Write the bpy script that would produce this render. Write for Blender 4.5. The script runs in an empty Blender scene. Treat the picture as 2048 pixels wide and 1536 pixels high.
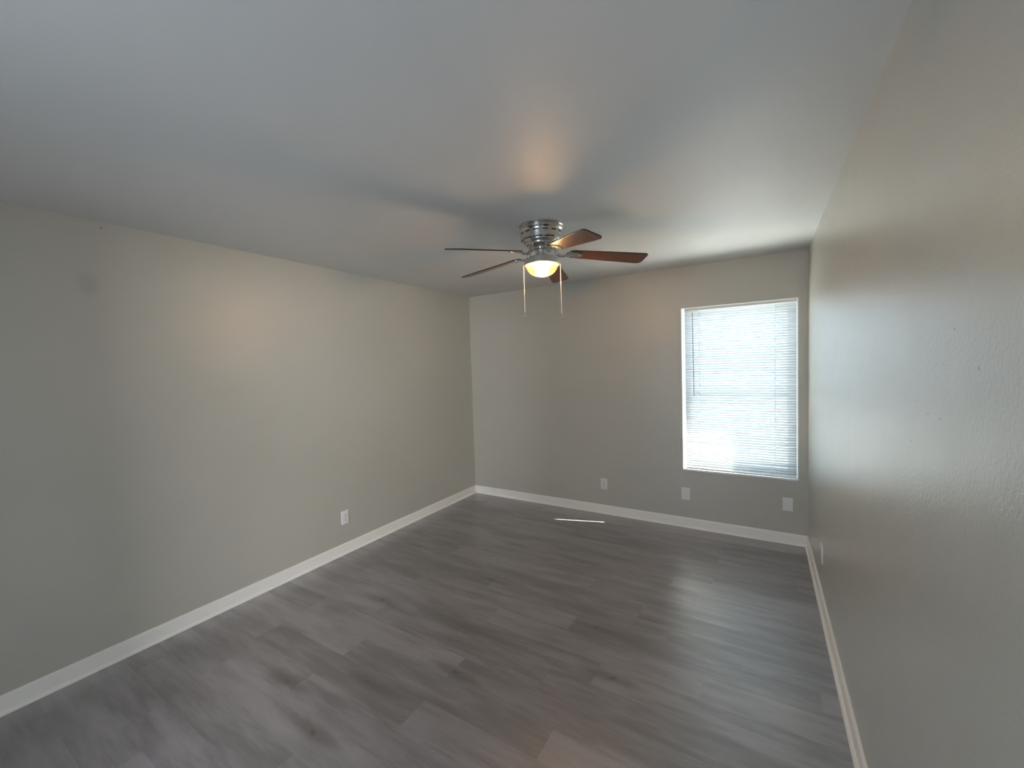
import bpy, bmesh, math, random
from mathutils import Vector, Matrix
S = bpy.context.scene
C = S.collection
R = math.radians
random.seed(7)

# ------------------------------------------------------------------ camera
W, H, YF = 3.4132, 2.44, -5.2          # room width, height, wall behind the camera
yaw, pitch, roll = 0.55, -0.0444, -0.0324
cd = bpy.data.cameras.new('camera'); cam = bpy.data.objects.new('camera', cd); C.objects.link(cam)
cy, sy = math.cos(yaw), math.sin(yaw)
fwd = Vector((-sy*math.cos(pitch), cy*math.cos(pitch), math.sin(pitch)))
rgt = Vector((cy, sy, 0)); up = rgt.cross(fwd)
r2 = math.cos(roll)*rgt + math.sin(roll)*up
u2 = -math.sin(roll)*rgt + math.cos(roll)*up
m = Matrix((r2, u2, -fwd)).transposed().to_4x4()
m.translation = Vector((3.0964, -4.0946, 1.5774))
cam.matrix_world = m
cd.sensor_width = 36; cd.lens = 818.89/2048*36; cd.clip_start = 0.02
S.camera = cam

# ------------------------------------------------------------------ light and exposure
S.view_settings.view_transform = 'Standard'; S.view_settings.look = 'None'
S.view_settings.gamma = 1; S.view_settings.exposure = 0.12
SKY, SUN, LAMP, FILL = 9.0, 60.0, 560.0, 290.0
w = bpy.data.worlds.new('world'); S.world = w; w.use_nodes = True
nt = w.node_tree; nt.nodes.clear()
o_ = nt.nodes.new('ShaderNodeOutputWorld'); bg = nt.nodes.new('ShaderNodeBackground')
bg.inputs['Color'].default_value = (0.66, 0.82, 1.0, 1); bg.inputs['Strength'].default_value = SKY
nt.links.new(bg.outputs[0], o_.inputs[0])
def light(name, kind, loc, direction, energy, color, **k):
    l = bpy.data.lights.new(name, kind); o = bpy.data.objects.new(name, l); C.objects.link(o)
    o.location = loc; o.rotation_euler = Vector(direction).to_track_quat('-Z', 'Y').to_euler()
    l.energy = energy; l.color = color
    for a, b in k.items(): setattr(l, a, b)
    return o
light('sun', 'SUN', (5, 2, 4), (-.954, -.30, -.75), SUN, (1.0, .93, .82), angle=R(.5))
# added fill lamp, unseen, shining through a made-up doorway behind the camera
light('added_fill_light', 'AREA', (3.7, -7.8, 1.7), (-.6, 1, 0.0), FILL, (.96, .975, 1.0), shape='RECTANGLE', size=1.2, size_y=.6)
pl = light('window_sky_portal', 'AREA', (2.9, .135, 1.3), (0, -1, 0), 1, (1, 1, 1), shape='RECTANGLE', size=.95, size_y=1.6)
pl.data.cycles.is_portal = True

# ------------------------------------------------------------------ materials
def mat(name, col=(.8, .8, .8), rough=.5, metal=0, spec=.5, **k):
    M = bpy.data.materials.new(name); M.use_nodes = True
    b = M.node_tree.nodes['Principled BSDF']
    b.inputs['Base Color'].default_value = (*col, 1); b.inputs['Roughness'].default_value = rough
    b.inputs['Metallic'].default_value = metal; b.inputs['Specular IOR Level'].default_value = spec
    for a, v in k.items(): b.inputs[a.replace('_', ' ')].default_value = v
    return M
class NT:
    def __init__(s, M): s.t = M.node_tree; s.b = s.t.nodes.get('Principled BSDF')
    def n(s, typ, **k):
        x = s.t.nodes.new(typ)
        for a, v in k.items(): setattr(x, a, v)
        return x
    def l(s, a, b): s.t.links.new(a, b)
    def math(s, op, a, b=None, c=None):
        x = s.n('ShaderNodeMath', operation=op)
        for i, v in enumerate((a, b, c)):
            if v is None: continue
            if isinstance(v, (int, float)): x.inputs[i].default_value = v
            else: s.l(v, x.inputs[i])
        return x.outputs[0]
    def noise(s, vec, scale, detail=2, rough=.5):
        x = s.n('ShaderNodeTexNoise'); x.inputs['Scale'].default_value = scale
        x.inputs['Detail'].default_value = detail; x.inputs['Roughness'].default_value = rough
        s.l(vec, x.inputs['Vector']); return x.outputs['Fac']
    def pos(s): return s.n('ShaderNodeNewGeometry').outputs['Position']
    def mapr(s, v, a, b, c, d):
        x = s.n('ShaderNodeMapRange'); s.l(v, x.inputs[0])
        for i, q in enumerate((a, b, c, d)): x.inputs[i+1].default_value = q
        return x.outputs[0]
    def scale(s, vec, sc, loc=(0, 0, 0)):
        x = s.n('ShaderNodeMapping'); s.l(vec, x.inputs[0]); x.inputs['Scale'].default_value = sc
        x.inputs['Location'].default_value = loc; return x.outputs[0]
    def mix(s, f, a, b, blend='MIX'):
        x = s.n('ShaderNodeMix', data_type='RGBA', blend_type=blend)
        if isinstance(f, (int, float)): x.inputs[0].default_value = f
        else: s.l(f, x.inputs[0])
        for i, v in ((6, a), (7, b)):
            if isinstance(v, tuple): x.inputs[i].default_value = (*v, 1)
            else: s.l(v, x.inputs[i])
        return x.outputs[2]
    def bump(s, h, dist, strength=1.0):
        x = s.n('ShaderNodeBump'); x.inputs['Distance'].default_value = dist
        x.inputs['Strength'].default_value = strength; s.l(h, x.inputs['Height'])
        s.l(x.outputs[0], s.b.inputs['Normal'])

def spots(N, pos, pts):
    """soft mask around points: (centre, half sizes, sharpness)"""
    out = None
    for c, hs in pts:
        v = N.n('ShaderNodeVectorMath', operation='SUBTRACT'); N.l(pos, v.inputs[0]); v.inputs[1].default_value = c
        d = N.n('ShaderNodeVectorMath', operation='DIVIDE'); N.l(v.outputs[0], d.inputs[0]); d.inputs[1].default_value = hs
        ln = N.n('ShaderNodeVectorMath', operation='LENGTH'); N.l(d.outputs[0], ln.inputs[0])
        f = N.n('ShaderNodeMapRange', interpolation_type='SMOOTHSTEP'); N.l(ln.outputs['Value'], f.inputs[0])
        for i, q in enumerate((0.35, 1.15, 1.0, 0.0)): f.inputs[i+1].default_value = q
        out = f.outputs[0] if out is None else N.math('MAXIMUM', out, f.outputs[0])
    return out

def wall_mat(name, col, rough, spec, amp, marks=(), fine=260.0, coarse=110.0, coat=.0):
    M = mat(name, col, rough, spec=spec, Coat_Weight=coat, Coat_Roughness=.36); N = NT(M); p = N.pos()
    big = N.noise(p, 1.3, 3); small = N.noise(p, 9.0, 3)
    c = N.mix(N.mapr(big, .3, .7, 0, 1), tuple(x*.965 for x in col), tuple(min(1, x*1.03) for x in col))
    if marks:
        c = N.mix(N.math('MULTIPLY', spots(N, p, [q[:2] for q in marks if q[2] == 1]), 1.0), c, (.05, .045, .04)) if any(q[2] == 1 for q in marks) else c
        if any(q[2] == 2 for q in marks):
            c = N.mix(N.math('MULTIPLY', spots(N, p, [q[:2] for q in marks if q[2] == 2]), .30), c, tuple(x*.55 for x in col))
    N.l(c, N.b.inputs['Base Color'])
    N.l(N.mapr(small, .3, .7, rough-.01, rough+.04), N.b.inputs['Roughness'])
    h = N.math('ADD', N.noise(p, coarse, 2), N.math('MULTIPLY', N.noise(p, fine, 2), .5))
    h = N.math('ADD', h, N.math('MULTIPLY', N.noise(N.scale(p, (1, 1, .3)), 9.0, 0), 1.0))
    N.bump(h, amp, 1.0)
    return M
WC = (.50, .478, .415)
M_wall = wall_mat('wall_paint', WC, .42, .8, .0003, coat=.3)
M_left = wall_mat('wall_paint_left', WC, .42, 1.0, .0003, coat=.7, marks=
    [((0, -3.375, 2.09), (.05, .055, .075), 2), ((0, -3.309, 2.406), (.004, .005, .005), 1), ((0, -1.162, 2.430), (.01, .028, .0022), 1)])
M_right = wall_mat('wall_paint_right', WC, .33, 1.0, .0013, coat=.9, marks=
    [((W, y, z), (.0035, .0035, .0035), 1) for y, z in ((-2.969, 1.621), (-2.826, 1.44), (-2.9, 1.437), (-2.319, 1.62), (-2.706, 1.358), (-3.077, 1.547))])
M_ceil = wall_mat('ceiling_paint', (.67, .65, .62), .5, .4, .0003)
M_trim = mat('trim_paint', (.90, .87, .81), .32); N = NT(M_trim); N.bump(N.noise(N.pos(), 30, 3), .001, .6)
M_white = mat('white_vinyl', (.86, .87, .86), .3)
M_plate = mat('plate_plastic', (.80, .79, .77), .3)
M_slot = mat('slot_dark', (.03, .03, .03), .6)
M_steel = mat('brushed_nickel', (.62, .60, .57), .22, 1.0)
N = NT(M_steel); N.l(N.mapr(N.noise(N.scale(N.pos(), (8, 8, 220)), 4, 2), .3, .7, .16, .28), N.b.inputs['Roughness'])
M_fit = mat('satin_nickel', (.66, .63, .58), .42, 1.0)
M_band = mat('band_dark', (.012, .011, .010), .5)
M_chain = mat('chain_metal', (.88, .84, .75), .35, .25)
M_stem = mat('wand_plastic', (.35, .37, .40), .25)

def wood():
    M = mat('dark_cherry_blade', (.10, .04, .025), .28); N = NT(M)
    tc = N.n('ShaderNodeTexCoord').outputs['Object']
    g = N.noise(N.scale(tc, (3, 60, 60)), 3.0, 5, .6)
    f = N.noise(N.scale(tc, (8, 200, 200)), 3.0, 3, .6)
    c = N.mix(N.mapr(g, .35, .65, 0, 1), (.050, .020, .013), (.150, .060, .034))
    c = N.mix(N.math('MULTIPLY', N.mapr(f, .5, .7, 0, 1), .5), c, (.03, .013, .009))
    N.l(c, N.b.inputs['Base Color']); return M
M_wood = wood()
M_edge = mat('blade_edge_dark', (.02, .014, .012), .4)

def floor_mat():
    M = mat("grey_vinyl_plank", (.2, .19, .19), .36, spec=1.0, Coat_Weight=1.0, Coat_Roughness=.32, Coat_IOR=2.0); N = NT(M)
    p = N.pos()
    at = N.n('ShaderNodeAttribute', attribute_name='plank_seed')
    sep = N.n('ShaderNodeSeparateColor'); N.l(at.outputs['Color'], sep.inputs[0])
    off = N.n('ShaderNodeVectorMath', operation='SCALE'); N.l(at.outputs['Color'], off.inputs[0]); off.inputs['Scale'].default_value = 40
    v = N.n('ShaderNodeVectorMath', operation='ADD'); N.l(p, v.inputs[0]); N.l(off.outputs[0], v.inputs[1]); v = v.outputs[0]
    cloud = N.noise(N.scale(v, (1.6, 9, 1)), 1.6, 4, .55)
    grain = N.noise(N.scale(v, (3.5, 60, 1)), 2.2, 5, .65)
    fine = N.noise(N.scale(v, (12, 260, 1)), 2.0, 3, .6)
    t = N.math('ADD', N.math('MULTIPLY', N.math('SUBTRACT', cloud, .5), 2.1), N.math('MULTIPLY', N.math('SUBTRACT', grain, .5), .75))
    t = N.math('ADD', t, N.math('MULTIPLY', N.math('SUBTRACT', fine, .5), .30))
    t = N.math('ADD', t, N.math('MULTIPLY', N.math('SUBTRACT', sep.outputs[0], .5), .50))
    r = N.n('ShaderNodeValToRGB'); e = r.color_ramp.elements
    N.l(N.mapr(t, -.9, .9, 0, 1), r.inputs[0])
    e[0].position = 0; e[0].color = (.052, .047, .053, 1)
    e[1].position = 1; e[1].color = (.35, .332, .355, 1)
    k = e.new(.38); k.color = (.145, .135, .147, 1)
    k = e.new(.60); k.color = (.236, .222, .238, 1)
    c = r.outputs[0]
    wob = N.n('ShaderNodeVectorMath', operation='SCALE')
    nn = N.n('ShaderNodeTexNoise'); nn.inputs['Scale'].default_value = 18; N.l(p, nn.inputs['Vector'])
    N.l(nn.outputs['Color'], wob.inputs[0]); wob.inputs['Scale'].default_value = .03
    pw = N.n('ShaderNodeVectorMath', operation='ADD'); N.l(p, pw.inputs[0]); N.l(wob.outputs[0], pw.inputs[1])
    KN = KNOTS
    c = N.mix(N.math('MULTIPLY', spots(N, pw.outputs[0], [((x+.015, y+.015, .015), (.20, .034, 1)) for x, y in KN]), .6), c, (.045, .040, .042))
    c = N.mix(N.math('MULTIPLY', spots(N, pw.outputs[0], [((x+.015, y+.015, .015), (.026, .012, 1)) for x, y in KN]), .95), c, (.018, .016, .018))
    N.l(c, N.b.inputs['Base Color'])
    N.l(N.mapr(grain, .3, .7, .33, .42), N.b.inputs['Roughness'])
    N.bump(N.math('ADD', N.math('MULTIPLY', grain, 1.0), fine), .0006, .6)
    return M

# ------------------------------------------------------------------ mesh helpers
def obj(name, bm, material, parent=None, smooth=None, bevel=0):
    me = bpy.data.meshes.new(name); bm.normal_update(); bm.to_mesh(me); bm.free()
    o = bpy.data.objects.new(name, me); C.objects.link(o)
    for mm in (material if isinstance(material, (list, tuple)) else [material]): me.materials.append(mm)
    if parent: o.parent = parent
    if smooth is not None:
        for f in me.polygons: f.use_smooth = True
        me.set_sharp_from_angle(angle=R(smooth))
    if bevel:
        b = o.modifiers.new('bevel', 'BEVEL'); b.width = bevel; b.segments = 2; b.limit_method = 'ANGLE'
    return o
def struct(name, bm, material, parent=None, **k):
    o = obj(name, bm, material, parent, **k)
    if not parent: o['kind'] = 'structure'
    return o
def thing(name, label, cat, loc, rot=(0, 0, 0), group=None):
    o = bpy.data.objects.new(name, None); C.objects.link(o); o.location = loc; o.rotation_euler = rot
    o.empty_display_size = .05; o['label'] = label; o['category'] = cat
    if group: o['group'] = group
    return o
def box(bm, a, b, mi=0):
    x0, y0, z0 = a; x1, y1, z1 = b
    v = [bm.verts.new(q) for q in [(x0,y0,z0),(x1,y0,z0),(x1,y1,z0),(x0,y1,z0),(x0,y0,z1),(x1,y0,z1),(x1,y1,z1),(x0,y1,z1)]]
    for f in [(0,3,2,1),(4,5,6,7),(0,1,5,4),(1,2,6,5),(2,3,7,6),(3,0,4,7)]:
        fc = bm.faces.new([v[i] for i in f]); fc.material_index = mi
    return bm
def B(*bx):
    bm = bmesh.new()
    for a, b in bx: box(bm, a, b)
    return bm
def lathe(bm, prof, n=64, c=(0, 0), mi=0):
    rings = []
    for r, z in prof:
        if r < 1e-6: rings.append([bm.verts.new((c[0], c[1], z))])
        else: rings.append([bm.verts.new((c[0]+r*math.cos(2*math.pi*i/n), c[1]+r*math.sin(2*math.pi*i/n), z)) for i in range(n)])
    for a, b in zip(rings, rings[1:]):
        for i in range(n):
            j = (i+1) % n
            q = [a[0]] if len(a) == 1 else [a[i], a[j]]
            q += [b[0]] if len(b) == 1 else [b[j], b[i]]
            if len(q) > 2: bm.faces.new(q).material_index = mi
    return bm
def tube(bm, pts, rad, n=10, flat=1.0, cap=True):
    pts = [Vector(p) for p in pts]; rings = []
    for i, p in enumerate(pts):
        t = (pts[min(i+1, len(pts)-1)] - pts[max(i-1, 0)]).normalized()
        a = Vector((0, 1, 0)) if abs(t.y) < .9 else Vector((1, 0, 0))
        s = t.cross(a).normalized(); q = t.cross(s)
        r = rad[i] if isinstance(rad, (list, tuple)) else rad
        rings.append([bm.verts.new(p + (s*math.cos(2*math.pi*k/n)*flat + q*math.sin(2*math.pi*k/n))*r) for k in range(n)])
    for a, b in zip(rings, rings[1:]):
        for k in range(n): bm.faces.new([a[k], a[(k+1) % n], b[(k+1) % n], b[k]])
    if cap: bm.faces.new(rings[0][::-1]); bm.faces.new(rings[-1])
    return bm
def prism(bm, outline, z0, z1, side_mi=0):
    a = [bm.verts.new((x, y, z0)) for x, y in outline]; b = [bm.verts.new((x, y, z1)) for x, y in outline]
    bm.faces.new(a[::-1]); bm.faces.new(b)
    for i in range(len(a)):
        j = (i+1) % len(a); bm.faces.new([a[i], a[j], b[j], b[i]]).material_index = side_mi
    return bm
def sweep(bm, prof, A, Bv, inward):
    """extrude a (depth, height) profile from A to Bv along a wall; inward = unit vector into the room"""
    A, Bv, inw = Vector(A), Vector(Bv), Vector(inward)
    a = [bm.verts.new(A + inw*d + Vector((0, 0, z))) for d, z in prof]
    b = [bm.verts.new(Bv + inw*d + Vector((0, 0, z))) for d, z in prof]
    for i in range(len(a)):
        j = (i+1) % len(a); bm.faces.new([a[i], b[i], b[j], a[j]])
    bm.faces.new(a[::-1]); bm.faces.new(b); bmesh.ops.recalc_face_normals(bm, faces=bm.faces)
    return bm

# ------------------------------------------------------------------ room shell
T = .14
WX0, WX1, WZ0, WZ1 = 2.450, 3.345, .553, 2.057      # window opening
KNOTS = [(1.72, -2.62)]
KNOTS = [(1.728,-2.52),(2.24,-1.83),(2.45,-2.17),(1.86,-1.10),(1.41,-3.10),(1.01,-2.99),(1.37,-1.67),(.86,-2.25),(1.25,-1.08),(1.38,-2.79),(2.9,-2.9),(.5,-1.5)]

def build_floor():
    bm = bmesh.new(); col = bm.loops.layers.float_color.new('plank_seed')
    PW = .158; L = 1.22; y_edge = -2.098
    r0 = math.ceil((0.0 - y_edge)/PW)
    fixed = {0: 2.366, 2: 1.712, 3: 2.318, 1: .93, -1: 1.62, 4: 1.72, 5: 1.08, -2: 2.10, -4: 1.21}   # plank ends seen in the photo
    g = .0012
    k = -r0
    y = y_edge + r0*PW
    while y > YF:
        row = k
        off = fixed.get(row, random.random()*L)
        x = off - L*math.ceil(off/L) 
        while x < W:
            x0, x1 = max(0, x), min(W, x+L)
            y1, y0 = min(0, y), max(YF, y-PW)
            if x1 > x0 and y1 > y0:
                s = (random.random(), random.random(), random.random(), 1)
                vs = [bm.verts.new(q) for q in [(x0, y0, 0), (x1, y0, 0), (x1, y1, 0), (x0, y1, 0)]]
                f = bm.faces.new(vs)
                for lp in f.loops: lp[col] = s
            x += L
        y -= PW; k += 1
    # slab beneath
    box(bm, (-T, YF-T, -.1), (W+T, T, -.002))
    return bm
struct('floor', build_floor(), floor_mat())
struct('ceiling', B(((-T, YF-T, H), (W+T, T, H+.12))), M_ceil)
struct('wall_left', B(((-T, YF-T, 0), (0, T, H))), M_left)
struct('wall_right', B(((W, YF-T, 0), (W+T, T, H))), M_right)
def holed_wall(bm, x0, x1, ya, yb, hx0, hx1, hz0, hz1):
    xs = [x0, hx0, hx1, x1]; zs = [0, hz0, hz1, H] if hz0 > 0 else [0, hz1, H]
    def grid(y, flip):
        vv = [[bm.verts.new((x, y, z)) for z in zs] for x in xs]
        for i in range(3):
            for j in range(len(zs)-1):
                hole = i == 1 and (j == 1 if hz0 > 0 else j == 0)
                if hole: continue
                q = [vv[i][j], vv[i+1][j], vv[i+1][j+1], vv[i][j+1]]
                bm.faces.new(q[::-1] if flip else q)
        return vv
    a = grid(ya, False); b = grid(yb, True)
    j0, j1 = (1, 2) if hz0 > 0 else (0, 1)
    loop = [(1, j0), (2, j0), (2, j1), (1, j1)]
    for n_, (p, q) in enumerate(zip(loop, loop[1:]+loop[:1])):
        if hz0 <= 0 and n_ == 0: continue
        bm.faces.new([a[p[0]][p[1]], b[p[0]][p[1]], b[q[0]][q[1]], a[q[0]][q[1]]])
    bmesh.ops.recalc_face_normals(bm, faces=bm.faces)
    return bm
struct('wall_back', holed_wall(bmesh.new(), 0, W, 0, T, WX0, WX1, WZ0, WZ1), M_wall)
struct('wall_front', holed_wall(bmesh.new(), 0, W, YF-T, YF, 1.88, 2.48, 0, 2.05), M_wall)  # opening is made up, placed to steer the fill lamp onto the left wall

# baseboards with a quarter-round shoe
hb = .091
bprof = [(0, 0), (.012, 0), (.012, hb-.012), (.010, hb-.004), (.006, hb), (0, hb)]
sprof = [(.012, 0), (.025, 0), (.0245, .006), (.022, .012), (.018, .0165), (.012, .0185)]
def board(side, A, Bv, inw):
    o = struct('baseboard_'+side, sweep(bmesh.new(), bprof, A, Bv, inw), M_trim)
    obj('shoe_molding', sweep(bmesh.new(), sprof, A, Bv, inw), M_trim, o, smooth=40)
board('back', (0, 0, 0), (W, 0, 0), (0, -1, 0))
board('left', (0, YF, 0), (0, -.0, 0), (1, 0, 0))
board('right', (W, YF, 0), (W, -.0, 0), (-1, 0, 0))

# ------------------------------------------------------------------ window: vinyl double-hung in a shallow reveal
fy0, fy1 = .060, .125
fw = .038
def frame(bm, x0, x1, z0, z1, y0, y1, t):
    box(bm, (x0, y0, z0), (x0+t, y1, z1)); box(bm, (x1-t, y0, z0), (x1, y1, z1))
    box(bm, (x0+t, y0, z0), (x1-t, y1, z0+t)); box(bm, (x0+t, y0, z1-t), (x1-t, y1, z1)); return bm
win = struct('window_1', frame(bmesh.new(), WX0, WX1, WZ0, WZ1, fy0, fy1, fw), M_white, bevel=.002)
zm = 1.255
obj('lower_sash', frame(bmesh.new(), WX0+fw, WX1-fw, WZ0+fw, zm+.02, fy0+.008, fy0+.032, .032), M_white, win, bevel=.0015)
obj('upper_sash', frame(bmesh.new(), WX0+fw, WX1-fw, zm-.02, WZ1-fw, fy0+.034, fy0+.058, .032), M_white, win, bevel=.0015)
M_glass = bpy.data.materials.new('window_glass'); M_glass.use_nodes = True
t_ = M_glass.node_tree; t_.nodes.clear()
go = t_.nodes.new('ShaderNodeOutputMaterial'); gm = t_.nodes.new('ShaderNodeMixShader')
gt = t_.nodes.new('ShaderNodeBsdfTransparent'); gt.inputs[0].default_value = (.93, .96, .95, 1)
gg = t_.nodes.new('ShaderNodeBsdfGlossy'); gg.inputs['Roughness'].default_value = .02; gm.inputs[0].default_value = .08
t_.links.new(gt.outputs[0], gm.inputs[1]); t_.links.new(gg.outputs[0], gm.inputs[2]); t_.links.new(gm.outputs[0], go.inputs[0])
obj('glass_pane', B(((WX0+fw+.03, fy0+.018, WZ0+fw+.03), (WX1-fw-.03, fy0+.022, zm-.01))), M_glass, win)
obj('glass_pane', B(((WX0+fw+.03, fy0+.044, zm+.01), (WX1-fw-.03, fy0+.048, WZ1-fw-.03))), M_glass, win)
# white painted liner of the reveal, with a thin lip on the wall
bm = bmesh.new()
e = .010; lip = .003
for a, b in [((WX0-.001, -lip, WZ0-e), (WX0+.006, fy0, WZ1)), ((WX1-.006, -lip, WZ0-e), (WX1+.004, fy0, WZ1)),
             ((WX0+.006, -lip, WZ1-.004), (WX1-.006, fy0, WZ1+.002)), ((WX0+.006, -.010, WZ0-e), (WX1-.006, fy0, WZ0+.006))]: box(bm, a, b)
obj('window_liner', bm, M_white, win, bevel=.001)
# strip of old caulk and paint left of the opening
bm = bmesh.new(); box(bm, (WX0-.040, -.0022, WZ0+.06), (WX0-.026, 0, WZ1-.01)); box(bm, (WX0-.012, -.0015, WZ0), (WX0-.008, 0, WZ1-.02))
struct('trim_1', bm, M_wall, bevel=.001)

# ------------------------------------------------------------------ mini blind
SX0, SX1 = 2.484, 3.337
YB = -.014
blind = thing('window_blind', 'white horizontal mini blind, closed, hanging in the window of the back wall', 'window blind', ((SX0+SX1)/2, YB, WZ1-.008))
def kid(name, bm, material, par=blind, **k):
    o = obj(name, bm, material, par, **k); o.matrix_parent_inverse = Matrix.Translation(-Vector(par.location)); return o
M_slat = bpy.data.materials.new('translucent_slat'); M_slat.use_nodes = True
t_ = M_slat.node_tree; b_ = t_.nodes['Principled BSDF']; b_.inputs['Base Color'].default_value = (.50, .515, .53, 1); b_.inputs['Roughness'].default_value = .4
tr = t_.nodes.new('ShaderNodeBsdfTranslucent'); tr.inputs[0].default_value = (.86, .90, .90, 1)
mx = t_.nodes.new('ShaderNodeMixShader'); mx.inputs[0].default_value = .09
t_.links.new(b_.outputs[0], mx.inputs[1]); t_.links.new(tr.outputs[0], mx.inputs[2]); t_.links.new(mx.outputs[0], t_.nodes['Material Output'].inputs[0])
kid('headrail', B(((SX0, YB-.012, 2.024), (SX1, YB+.012, 2.050))), M_white, bevel=.002)
ZT, ZB, NS = 2.014, .592, 66
pitch_ = (ZT-ZB)/(NS-1)
bm = bmesh.new(); SWd = .0255
for i in range(NS):
    z = ZT - i*pitch_
    sag = random.uniform(-.0006, .0006); tl = -R(46 + 22*(i/(NS-1))**.9) + random.uniform(-.02, .02)
    pts = []
    for k in range(5):
        s = (k/4-.5)*SWd; bow = .0030*(1-(2*k/4-1)**2)
        # inner (room side) edge low, outer edge high
        yy = YB + s*math.cos(tl) - bow*math.sin(tl)*1.0
        zz = z + s*math.sin(tl) + bow*math.cos(tl)*.2
        pts.append((yy, zz))
    a = [bm.verts.new((SX0+.002, y, q+sag)) for y, q in pts]; b = [bm.verts.new((SX1-.002, y, q-sag)) for y, q in pts]
    for k in range(4): bm.faces.new([a[k], b[k], b[k+1], a[k+1]])
kid('slats', bm, M_slat, smooth=60)
kid('bottom_rail', B(((SX0+.001, YB-.011, .566), (SX1-.001, YB+.011, .579))), M_white, bevel=.003)
for lx in (2.607, 3.185):
    bm = bmesh.new()
    for yy in (YB-.0135, YB+.0125): tube(bm, [(lx, yy, 2.026), (lx, yy, .575)], .0009, 6)
    for i in range(NS): box(bm, (lx-.003, YB-.0150, ZT-i*pitch_-.0115), (lx+.003, YB-.0125, ZT-i*pitch_-.0075))
    kid('ladder_cord', bm, M_white)
bm = bmesh.new(); tube(bm, [(2.553, YB-.022, 2.005), (2.556, YB-.024, 1.6), (2.560, YB-.024, 1.245)], .0038, 6)
wd = kid('tilt_wand', bm, M_stem)
wd['label'] = 'grey clear tilt wand'
bm = bmesh.new(); tube(bm, [(2.553, YB-.010, 2.022), (2.553, YB-.020, 2.018), (2.553, YB-.022, 2.004)], .0015, 6)
kid('wand_hook', bm, M_white)

# ------------------------------------------------------------------ outside: ground and an added sun-blocking slab (stand beyond the glass)
M_ground = mat('outside_ground', (.30, .30, .24), .9); N = NT(M_ground)
N.l(N.mix(N.noise(N.pos(), 1.5, 4), (.78, .76, .70), (.88, .85, .80)), N.b.inputs['Base Color'])
gd = obj('ground', B(((-8, T, -.5), (12, 14, -.4))), M_ground); gd['kind'] = 'structure'
M_blocker = mat('sun_blocker_cream', (.80, .74, .55), .7)
sf = obj('added_sun_blocker', B(((-1, T+.001, 2.50), (W+1.5, .60, 2.60))), M_blocker); sf['kind'] = 'structure'  # unseen overhang added to cut the sun, so the floor streak ends

# ------------------------------------------------------------------ outlets and plates
def outlet(label, loc, rotz, duplex, name, cat, group=None, w=.071, h=.115, th=.006):
    """built facing -Y (room side) with its back at y=0"""
    t = thing(name, label, cat, loc, (0, 0, rotz), group)
    bm = bmesh.new()
    o_, i_ = (w/2, h/2), (w/2-.004, h/2-.004)
    va = [bm.verts.new((sx*o_[0], 0, sz*o_[1])) for sx, sz in ((-1,-1),(1,-1),(1,1),(-1,1))]
    vb = [bm.verts.new((sx*o_[0], -th*.45, sz*o_[1])) for sx, sz in ((-1,-1),(1,-1),(1,1),(-1,1))]
    vc = [bm.verts.new((sx*i_[0], -th, sz*i_[1])) for sx, sz in ((-1,-1),(1,-1),(1,1),(-1,1))]
    for a, b in ((va, vb), (vb, vc)):
        for k in range(4): bm.faces.new([a[k], a[(k+1) % 4], b[(k+1) % 4], b[k]])
    bm.faces.new(vc); bm.faces.new(va[::-1]); bmesh.ops.recalc_face_normals(bm, faces=bm.faces)
    obj('cover_plate', bm, M_plate, t)
    def disc(x, z, r, y0, y1, n=16, sx=1.0):
        b2 = bmesh.new()
        a = [b2.verts.new((x+r*sx*math.cos(2*math.pi*k/n), y0, z+r*math.sin(2*math.pi*k/n))) for k in range(n)]
        c = [b2.verts.new((x+r*sx*math.cos(2*math.pi*k/n), y1, z+r*math.sin(2*math.pi*k/n))) for k in range(n)]
        for k in range(n): b2.faces.new([a[k], a[(k+1) % n], c[(k+1) % n], c[k]])
        b2.faces.new(c); b2.faces.new(a[::-1]); bmesh.ops.recalc_face_normals(b2, faces=b2.faces); return b2
    if duplex:
        for s in (-1, 1):
            zc = s*.0195
            q = obj('socket', disc(0, zc, .0155, -th+.001, -th-.0022, 24, 1.08), M_plate, t, bevel=.0006)
            bm = bmesh.new(); y0, y1 = -th-.0016, -th-.0026
            box(bm, (-.0078, y1, zc-.001), (-.0052, y0, zc+.0085)); box(bm, (.0052, y1, zc), (.0078, y0, zc+.0075))
            box(bm, (-.0026, y1, zc-.0105), (.0026, y0, zc-.0055))
            obj('slots', bm, M_slot, q)
        obj('screw', disc(0, 0, .003, -th+.001, -th-.001), M_steel, t)
    else:
        for s in (-1, 1): obj('screw', disc(0, s*.042, .0032, -th+.001, -th-.001), M_plate, t)
    return t
outlet('white duplex outlet on the back wall, left of the two blank plates', (1.676, 0, .314), 0, True, 'wall_outlet', 'outlet', 'wall outlets')
outlet('white duplex outlet on the left wall above the baseboard', (0, -1.887, .313), R(90), True, 'wall_outlet', 'outlet', 'wall outlets')
outlet('white duplex outlet on the right wall near the window corner, seen edge-on', (W, -.92, .325), R(-90), True, 'wall_outlet', 'outlet', 'wall outlets')
outlet('blank white wall plate under the left end of the window', (2.472, 0, .318), 0, False, 'blank_wall_plate', 'wall plate', 'blank plates below the window', w=.076, h=.118)
outlet('blank white wall plate nearest the right corner, below the window', (3.274, 0, .336), 0, False, 'blank_wall_plate', 'wall plate', 'blank plates below the window', w=.076, h=.115)

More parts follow.
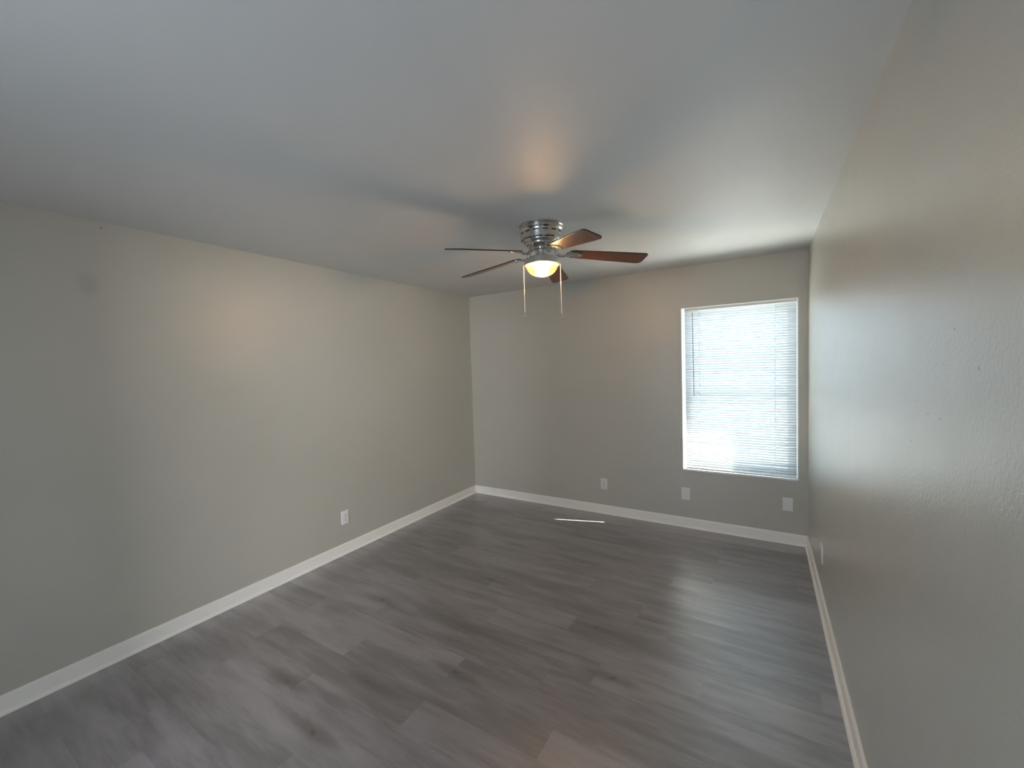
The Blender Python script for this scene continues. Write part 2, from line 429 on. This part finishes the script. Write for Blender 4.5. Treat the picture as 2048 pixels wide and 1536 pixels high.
# ------------------------------------------------------------------ ceiling fan
FC = Vector((1.917, -1.765, 0))
fan = thing('ceiling_fan', 'low-profile ceiling fan with five dark brown blades, nickel motor housing and lit glass bowl', 'ceiling fan', (FC.x, FC.y, H))
def fk(name, bm, material, par=None, **k):
    """bm is given in room heights but centred on the fan axis"""
    for v in bm.verts: v.co.z -= H
    return obj(name, bm, material, par or fan, **k)
prof = [(0, 2.44), (.141, 2.44), (.144, 2.436), (.144, 2.430), (.140, 2.426), (.1375, 2.425), (.1375, 2.421), (.1395, 2.418), (.1385, 2.411), (.131, 2.403),
        (.129, 2.398), (.1275, 2.360), (.126, 2.352), (.120, 2.346)]
fk('ceiling_canopy', lathe(bmesh.new(), prof + [(0, 2.346)], 96), M_steel, smooth=28)
fk('motor_housing', lathe(bmesh.new(), [(0, 2.346), (.117, 2.346), (.116, 2.342), (.108, 2.334), (.098, 2.331), (.096, 2.327), (.096, 2.322), (.088, 2.316), (.072, 2.313), (.066, 2.309), (.062, 2.303), (0, 2.303)], 96), M_steel, smooth=28)
# two rows of dark bands round the housing
bm = bmesh.new(); n = 6; va, vb = [], []
for q in range(n+1):
    a = (q/n-.5)*.27; va.append(bm.verts.new((.1292*math.cos(a), .1292*math.sin(a), 2.386))); vb.append(bm.verts.new((.1296*math.cos(a), .1296*math.sin(a), 2.393)))
for q in range(n): bm.faces.new([va[q], va[q+1], vb[q+1], vb[q]])
slot = fk('dark_band', bm, M_band)
bm = bmesh.new(); va, vb = [], []
for q in range(n+1):
    a = (q/n-.5)*.42; va.append(bm.verts.new((.1230*math.cos(a), .1230*math.sin(a), 2.3475))); vb.append(bm.verts.new((.1272*math.cos(a), .1272*math.sin(a), 2.3545)))
for q in range(n): bm.faces.new([va[q], va[q+1], vb[q+1], vb[q]])
low = fk('lower_dark_band', bm, M_band)
for k in range(1, 10):
    c_ = low.copy(); C.objects.link(c_); c_.parent = fan; c_.rotation_euler = (0, 0, 2*math.pi*k/10)
for k in range(1, 14):
    c_ = slot.copy(); C.objects.link(c_); c_.parent = fan; c_.rotation_euler = (0, 0, 2*math.pi*k/14)
fk('switch_housing', lathe(bmesh.new(), [(0, 2.304), (.048, 2.304), (.048, 2.297), (.0385, 2.294), (.0375, 2.288), (.0375, 2.256), (.0395, 2.250), (.044, 2.244), (0, 2.244)], 64), M_steel, smooth=30)
fk('light_fitter', lathe(bmesh.new(), [(0, 2.245), (.088, 2.245), (.101, 2.242), (.107, 2.236), (.111, 2.216), (.113, 2.205), (.111, 2.200), (.103, 2.200), (.101, 2.204), (0, 2.208)], 96), M_fit, smooth=30)
# frosted bowl and bulb
M_bowl = bpy.data.materials.new('frosted_glass_lit'); M_bowl.use_nodes = True
t_ = M_bowl.node_tree; b_ = t_.nodes['Principled BSDF']; b_.inputs['Base Color'].default_value = (.95, .85, .55, 1); b_.inputs['Roughness'].default_value = .25
tr = t_.nodes.new('ShaderNodeBsdfTranslucent'); tr.inputs[0].default_value = (.050, .043, .019, 1)
tp = t_.nodes.new('ShaderNodeBsdfTransparent'); tp.inputs[0].default_value = (1, .92, .74, 1)
b_.inputs['Base Color'].default_value = (.05, .04, .02, 1)
m1 = t_.nodes.new('ShaderNodeMixShader'); m1.inputs[0].default_value = .85
mx = t_.nodes.new('ShaderNodeMixShader'); mx.inputs[0].default_value = .5
t_.links.new(b_.outputs[0], m1.inputs[1]); t_.links.new(tr.outputs[0], m1.inputs[2])
t_.links.new(m1.outputs[0], mx.inputs[1]); t_.links.new(tp.outputs[0], mx.inputs[2]); t_.links.new(mx.outputs[0], t_.nodes['Material Output'].inputs[0])
bp = []
for k in range(17):
    a = k/16*math.pi/2; bp.append((.0985*math.cos(a)**.92 if k < 16 else 0, 2.2025-.072*math.sin(a)))
fk('glass_bowl', lathe(bmesh.new(), bp, 96), M_bowl, smooth=60)
M_bulb = bpy.data.materials.new('bulb_glow'); M_bulb.use_nodes = True
t_ = M_bulb.node_tree; t_.nodes.clear(); o2 = t_.nodes.new('ShaderNodeOutputMaterial'); em = t_.nodes.new('ShaderNodeEmission')
em.inputs[0].default_value = (1, .64, .36, 1); em.inputs[1].default_value = LAMP; t_.links.new(em.outputs[0], o2.inputs[0])
fk('light_bulb', lathe(bmesh.new(), [(.040*math.sin(math.pi*k/16), 2.165+.031*math.cos(math.pi*k/16)) for k in range(17)], 32), M_bulb, smooth=60)

def blade_outline():
    pts = []
    r0, r1, h0, h1 = .165, .655, .046, .063
    for k in range(13):                                   # rounded root
        a = math.pi/2 + math.pi*k/12; pts.append((r0+.040+.040*math.cos(a), h0*math.sin(a)))
    def corner(cx, cy, rad, a0):
        for k in range(6):
            a = R(a0 + 90*k/5); pts.append((cx+rad*math.cos(a), cy+rad*math.sin(a)))
    for x in (.3, .42, .54): pts.append((x, -(h0+(h1-h0)*min(1, (x-.2)/.38))))
    corner(r1-.018, -h1+.018, .018, -90); corner(r1-.020, h1-.030, .020, 0) if False else None
    for k in range(6):
        a = R(90*k/5); pts.append((r1-.042+.036*math.cos(a)-.004, h1-.036+.036*math.sin(a)))
    for x in (.54, .42, .3): pts.append((x, (h0+(h1-h0)*min(1, (x-.2)/.38))))
    return pts
def blade_bm():
    bm = bmesh.new(); prism(bm, blade_outline(), -.003, .003, 1); bmesh.ops.recalc_face_normals(bm, faces=bm.faces)
    return bm
def plate_bm():
    bm = bmesh.new(); pts = []
    for k in range(24):
        a = 2*math.pi*k/24; x = .205+.052*math.cos(a); y = .036*math.sin(a)*(1-.15*math.cos(a)); pts.append((x, y))
    prism(bm, pts, -.0075, -.0032)
    for sx, sy in ((.175, .018), (.175, -.018), (.235, 0)):
        for n_ in range(1):
            lathe(bm, [(0, -.0105), (.004, -.0100), (.0055, -.0075), (0, -.0074)], 12, (sx, sy))
    bmesh.ops.recalc_face_normals(bm, faces=bm.faces); return bm
BZ = 2.274 - H
RP = .10
blade_me = None
for i, ang in enumerate((-112, -40, 32, 104, 176)):
    Mx = Matrix.Rotation(R(ang), 4, 'Z') @ Matrix.Translation((RP, 0, BZ)) @ Matrix.Rotation(R(5.2 + {-112: 1.4, -40: 2.6}.get(ang, 0)), 4, 'Y') @ Matrix.Rotation(R(-13), 4, 'X') @ Matrix.Translation((-RP, 0, 0))
    if i == 0:
        bl = obj('blade', blade_bm(), [M_wood, M_edge], fan, bevel=.001)
        pt = obj('bracket_plate', plate_bm(), M_steel, bl, smooth=30)
    else:
        bl = bl.copy(); C.objects.link(bl); pt = pt.copy(); C.objects.link(pt); pt.parent = bl
    bl.parent = fan; bl.matrix_local = Mx
    bm = bmesh.new()
    # curved arm from the motor to the plate, a forked pair
    P = Mx @ Vector((.170, 0, -.006)); P2 = Mx @ Vector((.205, 0, -.0065))
    d = Vector((math.cos(R(ang)), math.sin(R(ang)), 0))
    a0 = d*.060 + Vector((0, 0, 2.309-H)); 
    ctl = [a0, d*.080+Vector((0, 0, 2.300-H)), d*.092+Vector((0, 0, 2.278-H)), d*.112+Vector((0, 0, 2.258-H)), d*.140+Vector((0, 0, 2.2545-H)), P, P2]
    pts = []
    for k in range(len(ctl)-1):
        p0, p1, p2, p3 = ctl[max(k-1, 0)], ctl[k], ctl[k+1], ctl[min(k+2, len(ctl)-1)]
        for q in range(5):
            t = q/5; pts.append(.5*((2*p1)+(-p0+p2)*t+(2*p0-5*p1+4*p2-p3)*t*t+(-p0+3*p1-3*p2+p3)*t**3))
    pts.append(ctl[-1])
    n_ = len(pts)
    tube(bm, pts, [.0095 - .003*k/n_ for k in range(n_)], 12)
    obj('bracket_arm', bm, M_steel, fan, smooth=60)

vd = Vector((.893, .450, 0))
for s, zend, lab in ((-1, 1.880, 'light pull chain, left'), (1, 1.862, 'fan pull chain, right')):
    c = vd*(.1155*s); z0 = 2.207
    bm = bmesh.new()
    z = z0; tube(bm, [(c.x, c.y, z0), (c.x, c.y, zend+.03)], 0.0010, 6)
    while z > zend+.03:
        bmesh.ops.create_icosphere(bm, subdivisions=1, radius=.0021, matrix=Matrix.Translation((c.x, c.y, z))); z -= .0050
    tube(bm, [(c.x-vd.x*s*.012, c.y-vd.y*s*.012, z0+.003), (c.x, c.y, z0+.001)], .0028, 8)
    ch = fk('pull_chain', bm, M_chain)
    zz = zend
    kb = fk('pull_knob', lathe(bmesh.new(), [(0, zz+.036), (.003, zz+.035), (.0034, zz+.029), (.0062, zz+.023), (.0085, zz+.012), (.0072, zz+.004), (.003, zz), (0, zz)], 16, (c.x, c.y)), M_steel, ch, smooth=60)
